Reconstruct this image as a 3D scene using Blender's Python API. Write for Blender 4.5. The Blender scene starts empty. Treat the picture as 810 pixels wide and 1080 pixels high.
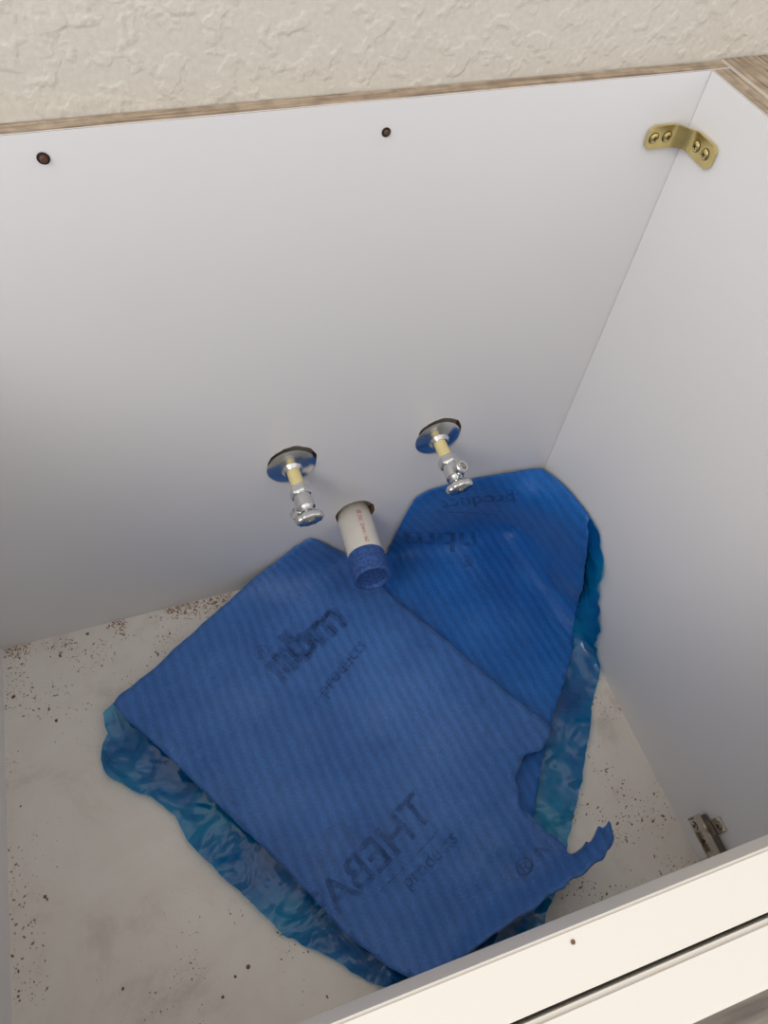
import bpy, bmesh, math, random
import numpy as np
from mathutils import Vector, Matrix, noise, geometry
random.seed(7)
sc=bpy.context.scene
sc.view_settings.view_transform='Standard'
H=0.66; W=0.778          # inner height / width of the cabinet in metres
# ---------------------------------------------------------------- camera
R=((0.948269,-0.310387,0.065116),(-0.222981,-0.798127,-0.559883),(0.225523,0.516313,-0.825812))
C=(0.32116,-0.48941,0.89993)
cam=bpy.data.cameras.new('camera'); co=bpy.data.objects.new('camera',cam); sc.collection.objects.link(co)
co.matrix_world=Matrix(((R[0][0],-R[1][0],-R[2][0],C[0]),(R[0][1],-R[1][1],-R[2][1],C[1]),(R[0][2],-R[1][2],-R[2][2],C[2]),(0,0,0,1)))
cam.sensor_fit='VERTICAL'; cam.sensor_height=24; cam.lens=722.06/1080*24; cam.clip_start=0.01
sc.camera=co
# ---------------------------------------------------------------- helpers
class NT:
    def __init__(s,name):
        s.m=bpy.data.materials.new(name); s.m.use_nodes=True; s.t=s.m.node_tree
        s.b=s.t.nodes['Principled BSDF']; s.out=s.t.nodes['Material Output']
    def n(s,typ,**kw):
        nd=s.t.nodes.new(typ)
        for k,v in kw.items():
            if k in nd.inputs: nd.inputs[k].default_value=v
            else: setattr(nd,k,v)
        return nd
    def l(s,a,b): s.t.links.new(a,b)
    def ramp(s,src,stops):
        r=s.n('ShaderNodeValToRGB'); e=r.color_ramp.elements
        e[0].position,e[0].color=stops[0][0],(*stops[0][1],1)
        e[1].position,e[1].color=stops[-1][0],(*stops[-1][1],1)
        for p,c in stops[1:-1]:
            x=e.new(p); x.color=(*c,1)
        s.l(src,r.inputs[0]); return r.outputs[0]
    def mix(s,f,a,b,mode='MIX'):
        m=s.n('ShaderNodeMix',data_type='RGBA',blend_type=mode)
        for v,i in ((f,0),(a,6),(b,7)):
            if hasattr(v,'links'): s.l(v,m.inputs[i])
            else: m.inputs[i].default_value= v if i==0 else (*v,1)
        return m.outputs[2]
    def bump(s,h,st,dist,prev=None):
        b=s.n('ShaderNodeBump',Strength=st,Distance=dist); s.l(h,b.inputs['Height'])
        if prev: s.l(prev,b.inputs['Normal'])
        return b.outputs[0]
    def noise(s,tc,scale,det=4.,ro=.5,dist=0.):
        z=s.n('ShaderNodeTexNoise',Scale=scale,Detail=det,Roughness=ro,Distortion=dist); s.l(tc,z.inputs['Vector']); return z.outputs[0]
def simple(name,col,rough=.5,metal=0,**kw):
    q=NT(name); q.b.inputs['Roughness'].default_value=rough
    q.b.inputs['Metallic'].default_value=metal
    tc=q.n('ShaderNodeTexCoord'); nz=q.noise(tc.outputs['Object'],kw.get('ns',60.))
    a=kw.get('var',.08)
    c=q.ramp(nz,[(.3,tuple(x*(1-a) for x in col)),(.7,tuple(min(1,x*(1+a)) for x in col))])
    q.l(c,q.b.inputs['Base Color'])
    if kw.get('bump'): q.l(q.bump(q.noise(tc.outputs['Object'],kw['bump'],3.),.8,.001),q.b.inputs['Normal'])
    return q.m
def s2l(*c): return tuple(((x/255+.055)/1.055)**2.4 if x>10 else x/255/12.92 for x in c)
def link(name,me,parent=None,mats=(),smooth=False):
    o=bpy.data.objects.new(name,me); sc.collection.objects.link(o)
    for m in mats: me.materials.append(m)
    if parent: o.parent=parent
    if smooth:
        for p in me.polygons: p.use_smooth=True
    return o
def empty(name):
    o=bpy.data.objects.new(name,None); sc.collection.objects.link(o); o.empty_display_size=.05; return o
def box(name,a,b,mats,parent=None,bev=.0006,topmat=None):
    bm=bmesh.new(); bmesh.ops.create_cube(bm,size=1)
    for v in bm.verts: v.co=Vector([(a[i]+b[i])/2+v.co[i]*(b[i]-a[i]) for i in range(3)])
    if bev: bmesh.ops.bevel(bm,geom=bm.edges[:],offset=bev,segments=2,affect='EDGES')
    for f in bm.faces:
        if topmat is not None and f.normal.z>.9: f.material_index=topmat
    me=bpy.data.meshes.new(name); bm.to_mesh(me); bm.free()
    return link(name,me,parent,mats)
def frame_to(axis):
    return Vector((0,0,1)).rotation_difference(Vector(axis).normalized()).to_matrix().to_4x4()
def lathe(name,prof,origin,axis,mat,parent=None,seg=40,smooth=True,roll=0,sx=1):
    bm=bmesh.new(); rings=[]
    for r,h in prof:
        if r<1e-6: rings.append([bm.verts.new((0,0,h))])
        else: rings.append([bm.verts.new((sx*r*math.cos(2*math.pi*i/seg+roll),r*math.sin(2*math.pi*i/seg+roll),h)) for i in range(seg)])
    for a,b in zip(rings,rings[1:]):
        for i in range(seg):
            j=(i+1)%seg
            if len(a)==1 and len(b)==1: continue
            if len(a)==1: bm.faces.new((a[0],b[j],b[i]))
            elif len(b)==1: bm.faces.new((a[i],a[j],b[0]))
            else: bm.faces.new((a[i],a[j],b[j],b[i]))
    bmesh.ops.recalc_face_normals(bm,faces=bm.faces[:])
    bm.transform(Matrix.Translation(Vector(origin))@frame_to(axis))
    me=bpy.data.meshes.new(name); bm.to_mesh(me); bm.free()
    o=link(name,me,parent,[mat],smooth)
    if smooth: me.set_sharp_from_angle(angle=math.radians(35))
    return o
# ---------------------------------------------------------------- materials
def melamine(name,col,rough=.38):
    q=NT(name); tc=q.n('ShaderNodeTexCoord').outputs['Object']
    c=q.ramp(q.noise(tc,3.,3.),[(.3,tuple(x*.97 for x in col)),(.7,col)])
    q.l(c,q.b.inputs['Base Color']); q.b.inputs['Roughness'].default_value=rough
    q.l(q.bump(q.noise(tc,900.,1.),.05,.0003),q.b.inputs['Normal']); return q.m
mel=melamine('white_melamine',(.805,.795,.80))
paint=melamine('white_paint',(.76,.72,.66))
def plywood(name,ax):
    q=NT(name); tc=q.n('ShaderNodeTexCoord'); mp=q.n('ShaderNodeMapping'); q.l(tc.outputs['Object'],mp.inputs[0])
    sc_=[6,6,6]; sc_[ax]=170
    mp.inputs['Scale'].default_value=sc_
    nz=q.noise(mp.outputs[0],1.5,5.,.6)
    c=q.ramp(nz,[(.3,s2l(104,86,70)),(.45,s2l(152,132,110)),(.6,s2l(182,164,142)),(.75,s2l(138,116,96))])
    c2=q.ramp(q.noise(tc.outputs['Object'],90.),[(.35,(.7,.7,.7)),(.6,(1,1,1))])
    q.l(q.mix(1.,c,c2,'MULTIPLY'),q.b.inputs['Base Color']); q.b.inputs['Roughness'].default_value=.85
    q.l(q.bump(nz,.5,.001),q.b.inputs['Normal']); return q.m
plyY=plywood('plywood_edge_y',1); plyX=plywood('plywood_edge_x',0)
# knockdown textured wall
q=NT('knockdown_wall'); tc=q.n('ShaderNodeTexCoord').outputs['Object']
pl=q.ramp(q.noise(tc,58.,2.5,.5,.2),[(.50,(0,0,0)),(.60,(1,1,1))])
n2=q.noise(tc,240.)
b2=q.bump(n2,.25,.0008,q.bump(pl,.42,.0012)); q.l(b2,q.b.inputs['Normal'])
c=q.ramp(n2,[(.3,s2l(206,200,188)),(.7,s2l(216,210,199))]); q.l(c,q.b.inputs['Base Color']); q.b.inputs['Roughness'].default_value=.5
stucco=q.m
# dirty cabinet floor
q=NT('dusty_cabinet_floor'); tc=q.n('ShaderNodeTexCoord').outputs['Object']
base=q.ramp(q.noise(tc,8.,7.,.68,.4),[(.28,s2l(196,186,174)),(.45,s2l(222,215,206)),(.62,s2l(228,222,214)),(.78,s2l(206,197,186))])
dust=q.ramp(q.noise(tc,420.,3.,.7),[(.60,(0,0,0)),(.70,(1,1,1))]); zone=q.ramp(q.noise(tc,7.,4.,.6),[(.50,(0,0,0)),(.7,(.8,.8,.8))])
q.l(q.mix(q.mix(1.,dust,zone,'MULTIPLY'),base,s2l(170,140,110)),q.b.inputs['Base Color'])
q.l(q.ramp(q.noise(tc,12.,4.),[(.4,(.28,.28,.28)),(.6,(.6,.6,.6))]),q.b.inputs['Roughness'])
floorm=q.m
# foam
def foam(name,c0,c1,rib=.45,dirt=.4):
    q=NT(name); uv=q.n('ShaderNodeUVMap'); mp=q.n('ShaderNodeMapping'); q.l(uv.outputs[0],mp.inputs[0]); mp.inputs['Rotation'].default_value=(0,0,math.radians(-8))
    wv=q.n('ShaderNodeTexWave',Scale=23.,Distortion=1.6,Detail=2.,bands_direction='X'); wv.inputs['Detail Scale'].default_value=1.2; q.l(mp.outputs[0],wv.inputs['Vector'])
    tc=q.n('ShaderNodeTexCoord').outputs['Object']
    a=q.ramp(q.noise(tc,11.,4.,.6),[(.3,c0),(.7,c1)])
    a=q.mix(.18,a,q.ramp(wv.outputs[0],[(0,tuple(x*.6 for x in c0)),(1,tuple(min(1,x*1.3) for x in c1))]))
    g=q.ramp(q.noise(tc,420.,3.,.8),[(.3,(.70,.72,.76)),(.7,(1.16,1.15,1.12))])
    a=q.mix(1.,a,g,'MULTIPLY')
    dm=q.ramp(q.noise(tc,18.,7.,.75,.8),[(.55,(0,0,0)),(.70,(dirt,)*3)])
    a=q.mix(dm,a,s2l(42,60,98))
    q.l(a,q.b.inputs['Base Color'])
    q.l(q.ramp(q.noise(tc,14.,4.),[(.4,(.45,)*3),(.62,(.65,)*3)]),q.b.inputs['Roughness']); q.b.inputs['Specular IOR Level'].default_value=.4
    vo=q.n('ShaderNodeTexVoronoi',Scale=300.); q.l(tc,vo.inputs['Vector'])
    b=q.bump(q.noise(tc,30.,3.,.5,.6),.35,.003); b=q.bump(wv.outputs[0],rib,.0010,b); b=q.bump(vo.outputs[0],.45,.0009,b); q.l(b,q.b.inputs['Normal'])
    q.b.inputs['Sheen Weight'].default_value=.3; q.b.inputs['Sheen Tint'].default_value=(.6,.8,1,1)
    return q.m
foamA=foam('blue_foam_front',s2l(46,92,160),s2l(64,116,188))
foamB=foam('blue_foam_rear',s2l(0,78,154),s2l(14,102,184),dirt=.3)
# film
q=NT('blue_plastic_film_sheeting'); tc=q.n('ShaderNodeTexCoord').outputs['Object']
c=q.ramp(q.noise(tc,9.,4.,.55),[(.34,s2l(0,66,144)),(.50,s2l(0,106,174)),(.70,s2l(8,148,194))])
gr=q.ramp(q.noise(tc,330.,3.,.7),[(.58,(0,0,0)),(.66,(1,1,1))]); gz=q.ramp(q.noise(tc,11.,3.),[(.50,(0,0,0)),(.64,(.6,.6,.6))])
c=q.mix(q.mix(1.,gr,gz,'MULTIPLY'),c,s2l(84,84,70))
q.l(c,q.b.inputs['Base Color']); q.b.inputs['Roughness'].default_value=.11; q.b.inputs['Specular IOR Level'].default_value=.9
b=q.bump(q.noise(tc,14.,2.5,.5,1.6),.8,.012); b=q.bump(q.noise(tc,80.,3.,.5,1.2),.25,.0015,b); q.l(b,q.b.inputs['Normal'])
tr=q.n('ShaderNodeBsdfTransparent'); tr.inputs[0].default_value=(*s2l(40,180,225),1)
mx=q.n('ShaderNodeMixShader'); mx.inputs[0].default_value=.58; q.l(tr.outputs[0],mx.inputs[1]); q.l(q.b.outputs[0],mx.inputs[2]); q.l(mx.outputs[0],q.out.inputs[0])
film=q.m
# print ink
q=NT('faded_print_ink'); tc=q.n('ShaderNodeTexCoord').outputs['Object']
q.b.inputs['Base Color'].default_value=(*s2l(26,48,92),1); q.b.inputs['Roughness'].default_value=.8
f=q.ramp(q.noise(tc,70.,6.,.8),[(.36,(.03,.03,.03)),(.66,(.48,.48,.48))]); tr=q.n('ShaderNodeBsdfTransparent'); mx=q.n('ShaderNodeMixShader')
q.l(f,mx.inputs[0]); q.l(tr.outputs[0],mx.inputs[1]); q.l(q.b.outputs[0],mx.inputs[2]); q.l(mx.outputs[0],q.out.inputs[0]); ink=q.m
chrome=simple('chrome',(.72,.72,.71),.2,1.,var=.03)
brass=simple('zinc_brass',s2l(220,202,140),.27,1.,var=.12,ns=90)
nickel=simple('nickel_steel',(.52,.47,.40),.2,1.,var=.06)
nickel_shade=simple('nickel_steel_recess_shade',(.16,.14,.12),.3,1.,var=.1)  # same nickel coloured darker, painting in the shade of the hinge's recessed channel
cpvc=simple('cream_cpvc',s2l(222,206,150),.4)
pvc=simple('white_pvc',s2l(222,216,206),.35,var=.03)
capm=simple('blue_test_cap',s2l(46,82,146),.65,var=.5,ns=300,bump=420.)
rust=simple('brown_screw',s2l(92,60,44),.55,.3)
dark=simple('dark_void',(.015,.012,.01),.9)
redink=simple('red_print',s2l(190,50,50),.6)
rawwood=simple('raw_particle_board',s2l(120,92,66),.9,var=.4,ns=300)
debm=simple('sawdust',s2l(146,108,76),.9,var=.45,ns=200)
crumb=simple('wood_crumbs',s2l(116,84,58),.9,var=.4,ns=200)
# ---------------------------------------------------------------- room
q=NT('grey_vinyl_plank'); tc=q.n('ShaderNodeTexCoord'); mp=q.n('ShaderNodeMapping'); mp.inputs['Scale'].default_value=(3,40,1); q.l(tc.outputs['Object'],mp.inputs[0])
q.l(q.ramp(q.noise(mp.outputs[0],1.5,6.),[(.3,s2l(96,88,80)),(.7,s2l(150,140,128))]),q.b.inputs['Base Color']); q.b.inputs['Roughness'].default_value=.5
box('floor',(-2.2,-2.6,-.22),(3.2,.1,-.12),[q.m],bev=0)
box('wall_back',(-2.2,.0165,-.12),(3.2,.12,2.4),[stucco],bev=0)
# ---------------------------------------------------------------- cabinet
cab=empty('vanity_cabinet')
FY=-.5333
bp=box('back_panel',(-.016,0,-.12),(W+.018,.0146,H),[mel,plyY,rawwood],cab,topmat=1)
holes=[(.493,.131,.0275),(.4125,.268,.029),(.5965,.263,.029)]
cut_objs=[]
for k,(hx,hz,r) in enumerate(holes):
    bm=bmesh.new(); n=64; A=[];B=[]
    for i in range(n):
        a=2*math.pi*i/n; rr=r*(1+.045*noise.noise(Vector((math.cos(a)*3,math.sin(a)*3,k*5)))+random.uniform(-.014,.014))
        A.append(bm.verts.new((hx+rr*math.cos(a),-.02,hz+rr*math.sin(a)))); B.append(bm.verts.new((hx+rr*math.cos(a),.03,hz+rr*math.sin(a))))
    bm.faces.new(A); bm.faces.new(B[::-1])
    for i in range(n): bm.faces.new((A[i],B[i],B[(i+1)%n],A[(i+1)%n]))
    bmesh.ops.recalc_face_normals(bm,faces=bm.faces[:])
    me=bpy.data.meshes.new('cut'); bm.to_mesh(me); bm.free(); o=link('cut',me,None,[rawwood]); cut_objs.append(o)
    m=bp.modifiers.new('c','BOOLEAN'); m.object=o; m.operation='DIFFERENCE'; m.solver='EXACT'; m.material_mode='TRANSFER'
bpy.context.view_layer.update()
dg=bpy.context.evaluated_depsgraph_get(); nm=bpy.data.meshes.new_from_object(bp.evaluated_get(dg)); bp.modifiers.clear(); bp.data=nm
for o in cut_objs: bpy.data.objects.remove(o)
box('right_panel',(W,FY+.0165,-.12),(W+.0175,-.0002,H),[mel,plyX],cab,topmat=1)
box('right_outer_filler',(W+.018,FY,-.12),(W+.09,.0146,H+.001),[paint,plyX],cab,topmat=1)
box('left_panel',(-.016,FY+.0165,-.12),(0,-.0002,H),[mel,plyX],cab,topmat=1)
box('bottom_board',(0,FY+.001,-.018),(W,-.0002,0),[floorm],cab,bev=0)
box('top_front_rail',(0.0002,-.5162,H-.10),(W-.0002,-.5002,H),[paint],cab,bev=.001)
box('front_face_rail',(-.016,FY,H-.12),(W+.0175,-.5177,H-.001),[paint],cab,bev=.0015)
box('door_left',(-.012,FY-.001,-.02),(W/2-.0015,-.5177,H-.124),[paint],cab,bev=.0015)
box('door_right',(W/2+.0015,FY-.001,-.02),(W+.013,-.5177,H-.124),[paint],cab,bev=.0015)
box('toe_kick',(-.016,FY+.05,-.12),(W+.0175,FY+.066,-.02),[paint],cab)
for k,(x,z) in enumerate([(.262,.643),(.501,.637)]):
    f=.72-.1*k
    s=empty('wood_screw')
    lathe('head',[(0,.004*f),(.0022*f,.0038*f),(.0036*f,.002*f),(.0038*f,0),(.0052*f,-.0004),(0.0052*f,-.0008)],(x,-.0004,z),(0.2,-1,.1),rust,s,20)
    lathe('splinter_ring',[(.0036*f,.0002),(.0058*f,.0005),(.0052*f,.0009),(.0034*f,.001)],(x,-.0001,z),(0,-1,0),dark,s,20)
lathe('rail_pin_hole',[(0,.0003),(.0007,.0003),(.0007,0)],(.393,-.504,H),(0,0,1),rawwood,cab,14)
# ---------------------------------------------------------------- corner bracket
br=empty('corner_bracket')
zc=.6105; x0=.737; y1=-.046; hw=.0098; r=.019; t=.0024
path=[]; L1=(W-.0018-r)-x0
for i in range(16): path.append((x0+L1*i/15,-.0016,1,0))
for i in range(1,12):
    a=math.pi/2*i/12; path.append((W-.0018-r+r*math.sin(a),-.0016-r+r*math.cos(a),math.cos(a),-math.sin(a)))
L2=(-.0016-r)-y1
for i in range(16): path.append((W-.0018,-.0016-r-L2*i/15,0,-1))
bm=bmesh.new(); rows=[]
cum=[0]
for a,b in zip(path,path[1:]): cum.append(cum[-1]+math.dist(a[:2],b[:2]))
for (x,y,tx,ty),s in zip(path,cum):
    d=min(s,cum[-1]-s); w=hw*(math.sqrt(max(0,1-(1-min(1,(d+.0012)/.007))**2)))
    mid=abs(s-cum[-1]/2); w*=1-.14*math.exp(-(mid/.008)**2)
    nx,ny=ty,-tx
    rows.append([[bm.verts.new((x+nx*o,y+ny*o,zc+w*f)) for f in (-1,-.5,0,.5,1)] for o in (0,t)])
for a,b in zip(rows,rows[1:]):
    for k in range(4):
        bm.faces.new((a[0][k],b[0][k],b[0][k+1],a[0][k+1])); bm.faces.new((a[1][k+1],b[1][k+1],b[1][k],a[1][k]))
    bm.faces.new((a[0][4],b[0][4],b[1][4],a[1][4])); bm.faces.new((a[1][0],b[1][0],b[0][0],a[0][0]))
for e in (rows[0],rows[-1]):
    for k in range(4): bm.faces.new((e[0][k],e[0][k+1],e[1][k+1],e[1][k]))
bmesh.ops.recalc_face_normals(bm,faces=bm.faces[:])
me=bpy.data.meshes.new('brace'); bm.to_mesh(me); bm.free(); ob=link('brace',me,br,[brass],True); me.set_sharp_from_angle(angle=math.radians(40))
def screw(p,axis,par,m=brass,s=1.):
    lathe('screw_head',[(.0042*s,0),(.0042*s,.0006),(.003*s,.0016*s),(0,.002*s)],p,axis,m,par,24)
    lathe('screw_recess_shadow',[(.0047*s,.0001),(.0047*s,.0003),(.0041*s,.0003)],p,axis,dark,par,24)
    F4=Matrix.Translation(Vector(p))@frame_to(axis)
    for k in range(2):
        bm=bmesh.new(); bmesh.ops.create_cube(bm,size=1); bm.transform(F4@Matrix.Rotation(k*math.pi/2+.4,4,'Z')@Matrix.Translation((0,0,.0017*s))@Matrix.Diagonal((.0042*s,.0009*s,.0009,1)))
        me=bpy.data.meshes.new('slot'); bm.to_mesh(me); bm.free(); link('screw_slot',me,par,[dark])
ys=-.0016-t
for fx in (.30,.95): screw((x0+L1*fx,ys,zc),(0,-1,0),br)
for fy in (.10,.62): screw((W-.0018-t,-.0016-r-L2*fy,zc),(-1,0,0),br)
# ---------------------------------------------------------------- drain pipe
dr=empty('pvc_drain_pipe')
a=Vector((.4925,0,.118)); b=Vector((.485,-.104,.133)); ax=(b-a).normalized(); L=(b-a).length; rp=.0235
lathe('pipe',[(rp-.004,-.012),(rp,-.012),(rp,L-.003),(rp-.004,L-.003)],a,ax,pvc,dr,48)
lathe('test_cap',[(rp+.0003,L*.64),(rp+.0011,L*.645),(rp+.0013,L-.002),(rp-.001,L+.0005),(rp-.004,L),(rp-.006,L-.004),(0,L-.005)],a,ax,capm,dr,48)
def textmesh(s,size=1.,res=3,bold=0):
    cu=bpy.data.curves.new('t','FONT'); cu.body=s; cu.size=size; cu.resolution_u=res; cu.align_x='CENTER'; cu.align_y='CENTER'; cu.offset=bold
    o=bpy.data.objects.new('t',cu); sc.collection.objects.link(o); bpy.context.view_layer.update()
    me=bpy.data.meshes.new_from_object(o.evaluated_get(bpy.context.evaluated_depsgraph_get())); bpy.data.objects.remove(o)
    bm=bmesh.new(); bm.from_mesh(me); bmesh.ops.triangulate(bm,faces=bm.faces[:])
    return bm
bm=textmesh('@ 23C  DWV - IPS',.007)
up_dir=Vector((0,-.3,1)); up_dir=(up_dir-ax*up_dir.dot(ax)).normalized(); side=ax.cross(up_dir)
for v in bm.verts:
    s=L*.32+v.co.x; ang=v.co.y/rp-.12
    v.co=a+ax*s+(up_dir*math.cos(ang)+side*math.sin(ang))*(rp+.0003)
me=bpy.data.meshes.new('print'); bm.to_mesh(me); bm.free(); link('pipe_print',me,dr,[redink])
# ---------------------------------------------------------------- shut-off valves
def valve(p,e,out_ax,hdir):
    v=empty('shutoff_valve'); p=Vector(p); e=Vector(e); ax=(e-p).normalized(); L=(e-p).length
    lathe('escutcheon',[(.0085,.0095),(.010,.0095),(.013,.0055),(.019,.0038),(.0265,.0022),(.0292,.0004),(.0288,-.0006)],(p.x,-.0008,p.z),(0,-1,0),chrome,v,56)
    lathe('supply_stub',[(.0079,-.01),(.0079,.042)],p,ax,cpvc,v,32)
    lathe('compression_nut',[(.0082,.036),(.0120,.0365),(.0128,.038),(.0128,.046),(.0118,.048),(.009,.048)],p,ax,chrome,v,6,False,.3)
    lathe('valve_body',[(.0095,.047),(.0098,.052),(.0108,.053),(.0108,.066),(.009,.0675),(.0075,.070),(.0075,.073),(.0045,.073),(.0045,L)],p,ax,chrome,v,36)
    c=p+ax*.059
    lathe('outlet_port',[(.0065,0),(.0068,.012),(.0082,.0125),(.0082,.019),(.0072,.0202),(.0048,.0202),(.0045,.012),(0,.012)],c,out_ax,chrome,v,32)
    bm=bmesh.new(); n=48; rings=[]
    for rr,h in ((0,-.004),(.55,-.004),(.93,-.0035),(1,-.001),(1,.003),(.93,.0052),(.5,.0045),(.35,.0055),(0,.006)):
        if rr==0: rings.append([bm.verts.new((0,0,h))]); continue
        ring=[]
        for i in range(n):
            t_=2*math.pi*i/n; fl=1+.05*math.cos(10*t_)*(rr>.9)
            ring.append(bm.verts.new((.0155*rr*fl*math.cos(t_),.0085*rr*fl*math.sin(t_),h)))
        rings.append(ring)
    for A,B in zip(rings,rings[1:]):
        for i in range(n):
            j=(i+1)%n
            if len(A)==1: bm.faces.new((A[0],B[j],B[i]))
            elif len(B)==1: bm.faces.new((A[i],A[j],B[0]))
            else: bm.faces.new((A[i],A[j],B[j],B[i]))
    bmesh.ops.recalc_face_normals(bm,faces=bm.faces[:])
    z=ax; x=Vector(hdir); x=(x-z*x.dot(z)).normalized(); y=z.cross(x)
    m=Matrix((x,y,z)).transposed().to_4x4(); m.translation=p+ax*(L+.001); bm.transform(m)
    me=bpy.data.meshes.new('handle'); bm.to_mesh(me); bm.free(); link('handle',me,v,[chrome],True)
    lathe('handle_screw',[(.003,.006),(.003,.0075),(0,.0082)],p+ax*(L+.001),ax,nickel,v,16)
    return v
valve((.411,0,.262),(.412,-.078,.268),(-.6,-.3,-.7),(1,0,.12))
valve((.595,0,.257),(.592,-.078,.261),(.35,-.25,.9),(1,0,.35))
# ---------------------------------------------------------------- hinge
hg=empty('cabinet_hinge'); hc=(W,-.502,.066)
def hb(name,dy,dz,dx0,dx1,ly,lz,ang=0,bev=.0012,m=nickel):
    bm=bmesh.new(); bmesh.ops.create_cube(bm,size=1)
    bmesh.ops.scale(bm,vec=(dx1-dx0,ly,lz),verts=bm.verts)
    bmesh.ops.bevel(bm,geom=bm.edges[:],offset=min(bev,(dx1-dx0)*.4),segments=3,affect='EDGES')
    bm.transform(Matrix.Translation((W-(dx0+dx1)/2,hc[1]+dy,hc[2]+dz))@Matrix.Rotation(ang,4,'X'))
    me=bpy.data.meshes.new(name); bm.to_mesh(me); bm.free(); return link(name,me,hg,[m])
hb('mount_wing_plate',.012,0,0.0003,.0025,.016,.060)
hb('base_block',.006,0,.002,.011,.044,.018,m=nickel_shade)
hb('hinge_arm',.004,0,.011,.0145,.050,.0135,m=nickel_shade)
hb('arm_lip_upper',.002,.0078,.010,.0185,.056,.0020,bev=.0005)
hb('arm_lip_lower',.002,-.0078,.010,.0185,.056,.0020,bev=.0005)
hb('arm_bridge',.020,0,.0145,.0175,.014,.0150)
hb('arm_bridge_front',-.016,0,.0145,.0175,.016,.0150)
screw((W-.0022,hc[1]+.012,hc[2]+.022),(-1,0,0),hg,nickel,1.1); screw((W-.0022,hc[1]+.012,hc[2]-.022),(-1,0,0),hg,nickel,1.1)
screw((W-.0175,hc[1]+.020,hc[2]),(-1,0,0),hg,nickel,1.); screw((W-.0145,hc[1]+.003,hc[2]),(-1,0,0),hg,nickel,1.)
# ---------------------------------------------------------------- sheets: control points in millimetres (x y z)
# sheet parameter = oblique development of the draped sheet (floor, back wall, side wall and front curl stay one-to-one)
def pts_(s): return [tuple(float(k)/1000 for k in p.split()) for p in s.split(',')]
def uvof(p):
    if p[1]<-.44 and .03<p[2]<.12: return (p[0]+.015+.5*(p[2]-.03),p[1]+.024-.8*(p[2]-.03))
    return (p[0]+.5*p[2],p[1]+.8*p[2])
def tps(ctrl):
    Y=np.array(ctrl); X=np.array([uvof(p) for p in ctrl])/.5; n=len(X)
    D=np.linalg.norm(X[:,None]-X[None],axis=2); K=np.where(D>0,D**2*np.log(D+1e-12),0)+np.eye(n)*1e-4
    Pm=np.hstack([np.ones((n,1)),X]); A=np.zeros((n+3,n+3)); A[:n,:n]=K; A[:n,n:]=Pm; A[n:,:n]=Pm.T
    S=np.linalg.solve(A,np.vstack([Y,np.zeros((3,3))]))
    def ev(q):
        q=np.atleast_2d(np.array(q,float))/.5; d=np.linalg.norm(q[:,None]-X[None],axis=2)
        k=np.where(d>0,d**2*np.log(d+1e-12),0); return k@S[:n]+np.hstack([np.ones((len(q),1)),q])@S[n:]
    return ev
def torn(x,y): return min(1,max(0,(-.29-y)/.03))*min(1,max(0,(x-.53)/.05))
def und(x,y,z,prm):
    f,a,s0=prm; s=Vector((x*f,y*f,s0)); w=noise.noise(s)*a+noise.noise(s*2.7)*a*.45
    if s0<2:  # torn front edge is more crumpled
        k=min(1,max(0,(-.34-y)/.08))*min(1,max(0,(x-.46)/.08)); w+=k*noise.noise(Vector((x*30,y*30,2.2)))*.007
    return w
PRA=(9,.0065,1.3); PRB=(10,.003,4.1)
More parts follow.
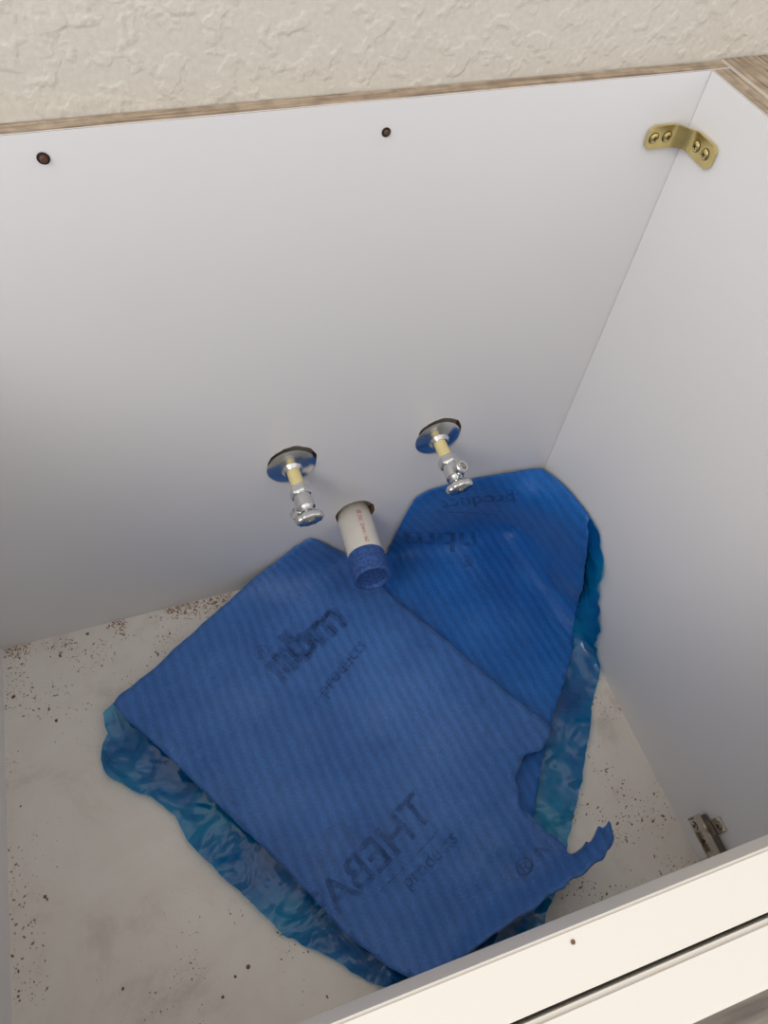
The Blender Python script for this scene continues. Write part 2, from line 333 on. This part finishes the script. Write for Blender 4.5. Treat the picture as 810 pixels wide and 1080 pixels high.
def sheet(name,outline,inner,mat,parent,zmin,prm,wall=.003,thick=None,step=.0065,ragged=.0007,crinkle=False,tear=0):
    ev=tps(outline+inner); ol=[np.array(uvof(p)) for p in outline]; seed=prm[2]
    poly=[]; n=len(ol)
    for i in range(n):
        p0,p1,p2,p3=[ol[(i+k)%n] for k in (-1,0,1,2)]
        m=max(1,int(np.linalg.norm(p2-p1)/(step*(.6 if tear else 1))))
        for k in range(m):
            t=k/m; lin=p1+(p2-p1)*t
            cr=.5*((2*p1)+(-p0+p2)*t+(2*p0-5*p1+4*p2-p3)*t*t+(-p0+3*p1-3*p2+p3)*t**3)
            q=lin*.5+cr*.5; T=ragged+tear*torn(q[0],q[1])
            q=q+np.array([noise.noise(Vector((q[0]*70,q[1]*70,seed))),noise.noise(Vector((q[0]*70,q[1]*70,seed+9)))])*T*2
            poly.append(q)
    vs=[Vector(p) for p in poly]; nb=len(vs)
    arr=np.array(poly); lo=arr.min(0); hi=arr.max(0)
    a0=arr; a1=np.roll(arr,1,axis=0)
    def inside(x,y):
        c=(a0[:,1]>y)!=(a1[:,1]>y)
        xi,yi=a0[c,0],a0[c,1]; xj,yj=a1[c,0],a1[c,1]
        return (np.sum(x<(xj-xi)*(y-yi)/(yj-yi)+xi)%2)==1
    r=0; y=lo[1]
    while y<hi[1]:
        x=lo[0]+(r%2)*step/2
        while x<hi[0]:
            if inside(x,y) and np.min(np.abs(arr-np.array([x,y])).sum(1))>step*.6: vs.append(Vector((x,y)))
            x+=step
        y+=step*.87; r+=1
    out=geometry.delaunay_2d_cdt(vs,[(i,(i+1)%nb) for i in range(nb)],[],1,1e-7)
    v2,faces=out[0],out[2]
    q=np.array([(v.x,v.y) for v in v2]); xyz=ev(q)
    freq,amp,_=prm
    for i in range(len(q)):
        if crinkle:
            s=Vector((xyz[i][0]*freq,xyz[i][1]*freq,seed))
            w=(1-abs(noise.noise(s))*3)*amp*.5+abs(noise.noise(s*2.6))*amp*1.0
        else: w=und(*xyz[i],prm)
        xyz[i][2]+=w
        if crinkle and xyz[i][2]>.03: xyz[i][0]-=abs(w)
    xyz[:,2]=np.maximum(xyz[:,2],zmin); xyz[:,1]=np.minimum(xyz[:,1],-wall); xyz[:,0]=np.minimum(xyz[:,0],W-wall)
    me=bpy.data.meshes.new(name); me.from_pydata([tuple(p) for p in xyz],[],[tuple(f) for f in faces])
    uv=me.uv_layers.new(name='UVMap')
    for lp in me.loops: uv.data[lp.index].uv=tuple(q[lp.vertex_index])
    o=link(name,me,parent,[mat],True)
    me.update()
    if sum(p.normal.z*p.area for p in me.polygons)<0: me.flip_normals()
    if thick:
        m=o.modifiers.new('thickness','SOLIDIFY'); m.thickness=thick; m.offset=-1
    return o,ev
fo=empty('blue_foam_underlayment_sheet')
A_out=pts_('139 -132 30,190 -99 30,251 -60 30,317 -20 30,376 -6 61,428 -5 100,451 -7 77,483 -12 37,506 -47 35,522 -87 35,561 -149 35,605 -230 35,644 -296 35,660 -322 36,653 -335 36,638 -344 36,616 -346 34,598 -358 33,587 -385 33,586 -405 33,599 -427 34,609 -445 36,615 -459 42,630 -459 60,642 -453 80,650 -449 95,653 -461 95,638 -475 83,608 -485 73,570 -492 65,528 -500 60,492 -507 55,463 -514 48,439 -519 35,401 -517 26,375 -493 24,348 -458 24,307 -388 24,258 -314 26,196 -218 28')
A_in=pts_('375 -60 30,443 -38 35,460 -89 40,490 -131 47,525 -185 48,565 -257 47,600 -330 44,229 -156 30,327 -259 30,452 -251 36,508 -374 34,547 -440 34,593 -454 34,485 -491 30,541 -480 32,349 -396 28,431 -486 26,299 -110 30,415 -160 34')
A,evA=sheet('front_fold',A_out,A_in,foamA,fo,.014,PRA,thick=.003,tear=.0035)
B_out=pts_('515 -50 18,537 -12 5,558 -6 73,576 -5 136,599 -5 152,662 -5 153,719 -6 152,766 -7 148,772 -44 162,772 -84 176,772 -118 180,766 -146 144,764 -175 85,766 -201 16,730 -250 16,692 -291 16,660 -327 16,630 -367 16,597 -415 15,566 -422 14,568 -329 14,524 -199 14,506 -97 14')
B_in=pts_('744 -34 30,665 -57 20,616 -26 20,759 -139 28,716 -153 18,640 -191 16,570 -110 18,668 -256 16,612 -318 14,564 -45 20')
B,evB=sheet('rear_fold',B_out,B_in,foamB,fo,.010,PRB,thick=.002)
fi=empty('blue_plastic_film')
F_out=pts_('315 -16 4,213 -77 6,135 -126 20,123 -135 18,123 -161 12,112 -187 6,117 -208 5,139 -230 5,164 -251 5,188 -281 5,200 -313 5,230 -361 5,259 -400 5,283 -437 5,323 -471 5,352 -500 5,380 -519 5,410 -521 6,456 -516 6,518 -519 6,561 -524 6,570 -510 6,601 -485 6,635 -442 6,682 -387 6,727 -325 6,772 -267 6,773 -246 17,774 -225 68,774 -179 146,774 -146 176,775 -120 177,774 -130 102,772 -167 14,724 -225 3,649 -260 3,565 -206 3,494 -127 3,416 -58 3')
F_in=pts_('559 -324 4,314 -307 4,640 -324 4,173 -194 10,687 -313 5,452 -405 4,772 -196 39')
Fm,evF=sheet('film_sheet',F_out,F_in,film,fi,.002,(17,.007,8.8),wall=.0025,ragged=.0012,step=.0055,crinkle=True)
# printed marks on the foam
def printed(txt,x,y,z,size,angdeg,ev,flip=False,bold=0,off=.0012):
    bm=textmesh(txt,size,3,bold)
    for it in range(6):
        es=[e for e in bm.edges if e.calc_length()>.008]
        if not es: break
        bmesh.ops.subdivide_edges(bm,edges=es,cuts=1); bmesh.ops.triangulate(bm,faces=[f for f in bm.faces if len(f.verts)>3])
    a=math.radians(angdeg); uv=[]; cx,cy=uvof((x,y,z))
    for v in bm.verts:
        X=-v.co.x if flip else v.co.x; Y=v.co.y
        uv.append((cx+X*math.cos(a)-Y*math.sin(a),cy+X*math.sin(a)+Y*math.cos(a)))
    u=np.array(uv); p=ev(u); px=ev(u+[.001,0])-p; py=ev(u+[0,.001])-p; n=np.cross(px,py); n/=np.linalg.norm(n,axis=1)[:,None]
    prm=PRA if ev is evA else PRB
    for v,pp,nn in zip(bm.verts,p,n):
        v.co=Vector((min(pp[0],W-.003),min(pp[1],-.003),pp[2]+und(*pp,prm)))+Vector(nn)*off
    me=bpy.data.meshes.new('print'); bm.to_mesh(me); bm.free(); link('printed_mark',me,fo,[ink])
printed('nbm',.390,-.118,.032,.074,29,evA,bold=.0012)
printed('nbm',.396,-.112,.032,.070,27,evA,bold=.0010,off=.0015)
printed('®',.330,-.121,.032,.028,29,evA,bold=.0003)
printed('______',.410,-.166,.032,.032,37,evA)
printed('products',.429,-.166,.032,.027,36,evA,bold=.0003)
printed('THEBAT',.390,-.402,.032,.052,27,evA,flip=True,bold=.0008)
printed('________',.425,-.406,.032,.026,27,evA)
printed('products',.458,-.417,.032,.023,24,evA,bold=.0002)
printed('® N',.578,-.456,.030,.030,12,evA,bold=.0003,off=.0016)
printed('nbm',.631,-.008,.020,.062,158,evB,bold=.0010,off=.0016)
printed('®',.653,-.057,.020,.026,158,evB,bold=.0003)
printed('product',.679,-.006,.100,.034,170,evB,bold=.0005)
printed('_____',.665,-.006,.060,.034,155,evB)
# ---------------------------------------------------------------- debris
def flakes(name,pts,mat,par=None):
    vs=[];fs=[]
    for x,y,s,el in pts:
        k=random.choice((4,5,6)); b=len(vs); h=s*random.uniform(.25,.6); rot=random.random()*3.14
        top=[]
        for i in range(k):
            a=2*math.pi*i/k; rr=s*random.uniform(.6,1.1); dx=rr*math.cos(a)*el; dy=rr*math.sin(a)
            X=x+dx*math.cos(rot)-dy*math.sin(rot); Y=y+dx*math.sin(rot)+dy*math.cos(rot)
            X=min(max(X,.0008),W-.0008); Y=min(Y,-.0008)
            vs.append((X,Y,.0001)); top.append((x+(X-x)*.7,y+(Y-y)*.7,.0002+h*random.uniform(.6,1)))
        vs+=top
        fs.append([b+k+i for i in range(k)])
        for i in range(k): fs.append([b+i,b+(i+1)%k,b+k+(i+1)%k,b+k+i])
    me=bpy.data.meshes.new(name); me.from_pydata(vs,[],fs); return link(name,me,par,[mat])
G=random.gauss; U=random.uniform; pts=[]
def sz(): return min(.0024,.0003+random.expovariate(1/.00032))
def clump(x,y,k=18,th=0.): return noise.noise(Vector((x*k,y*k,3.3)))>th+U(-.15,.15)
def add(n,fx,fy,sc_=1.,k=18,th=0.):
    c=0;tries=0
    while c<n and tries<n*12:
        tries+=1; x,y=fx(),fy()
        if .001<x<W-.001 and -.53<y<-.001 and clump(x,y,k,th): pts.append((x,y,sz()*sc_,U(1,2.2))); c+=1
add(900,lambda:U(0,.31),lambda:-abs(G(0,.014))-.001,1.,25,-.1)
add(600,lambda:U(0,.30),lambda:-abs(G(0,.06))-.001,.9)
add(300,lambda:abs(G(0,.02))+.001,lambda:-U(0,.5))
add(110,lambda:U(0,.776),lambda:-U(.001,.52),.7,12,.1)
add(420,lambda:W-abs(G(.03,.04))-.001,lambda:-U(.27,.52),.9,22,.05)
add(300,lambda:G(.66,.03),lambda:-.47+G(0,.03),1.,30,0.)
add(180,lambda:G(.22,.05),lambda:-.46+G(0,.03),.8,30,0.)
flakes('sawdust_debris',pts,debm)
big=[(x/1000,y/1000,U(.0016,.0028),U(1,1.5)) for x,y in ((38,-319),(40,-322),(110,-432),(239,-454),(208,-472),(16,-213),(12,-73),(109,-9),(62,-120),(9,-3),(224,-458))]
flakes('wood_chips',big,crumb)
# ---------------------------------------------------------------- light
w=bpy.data.worlds.new('world'); sc.world=w; w.use_nodes=True; bg=w.node_tree.nodes['Background']; bg.inputs[0].default_value=(.99,.98,.985,1); bg.inputs[1].default_value=1.04
def area(name,loc,tgt,size,e,col):
    l=bpy.data.lights.new(name,'AREA'); l.size=size; l.energy=e; l.color=col; o=bpy.data.objects.new(name,l); sc.collection.objects.link(o); o.location=loc
    o.rotation_euler=(Vector(tgt)-Vector(loc)).to_track_quat('-Z','Y').to_euler(); return o
area('window_light',(-1.2,-1.3,2.4),(.5,-.2,.3),1.2,30,(1,.97,.93))
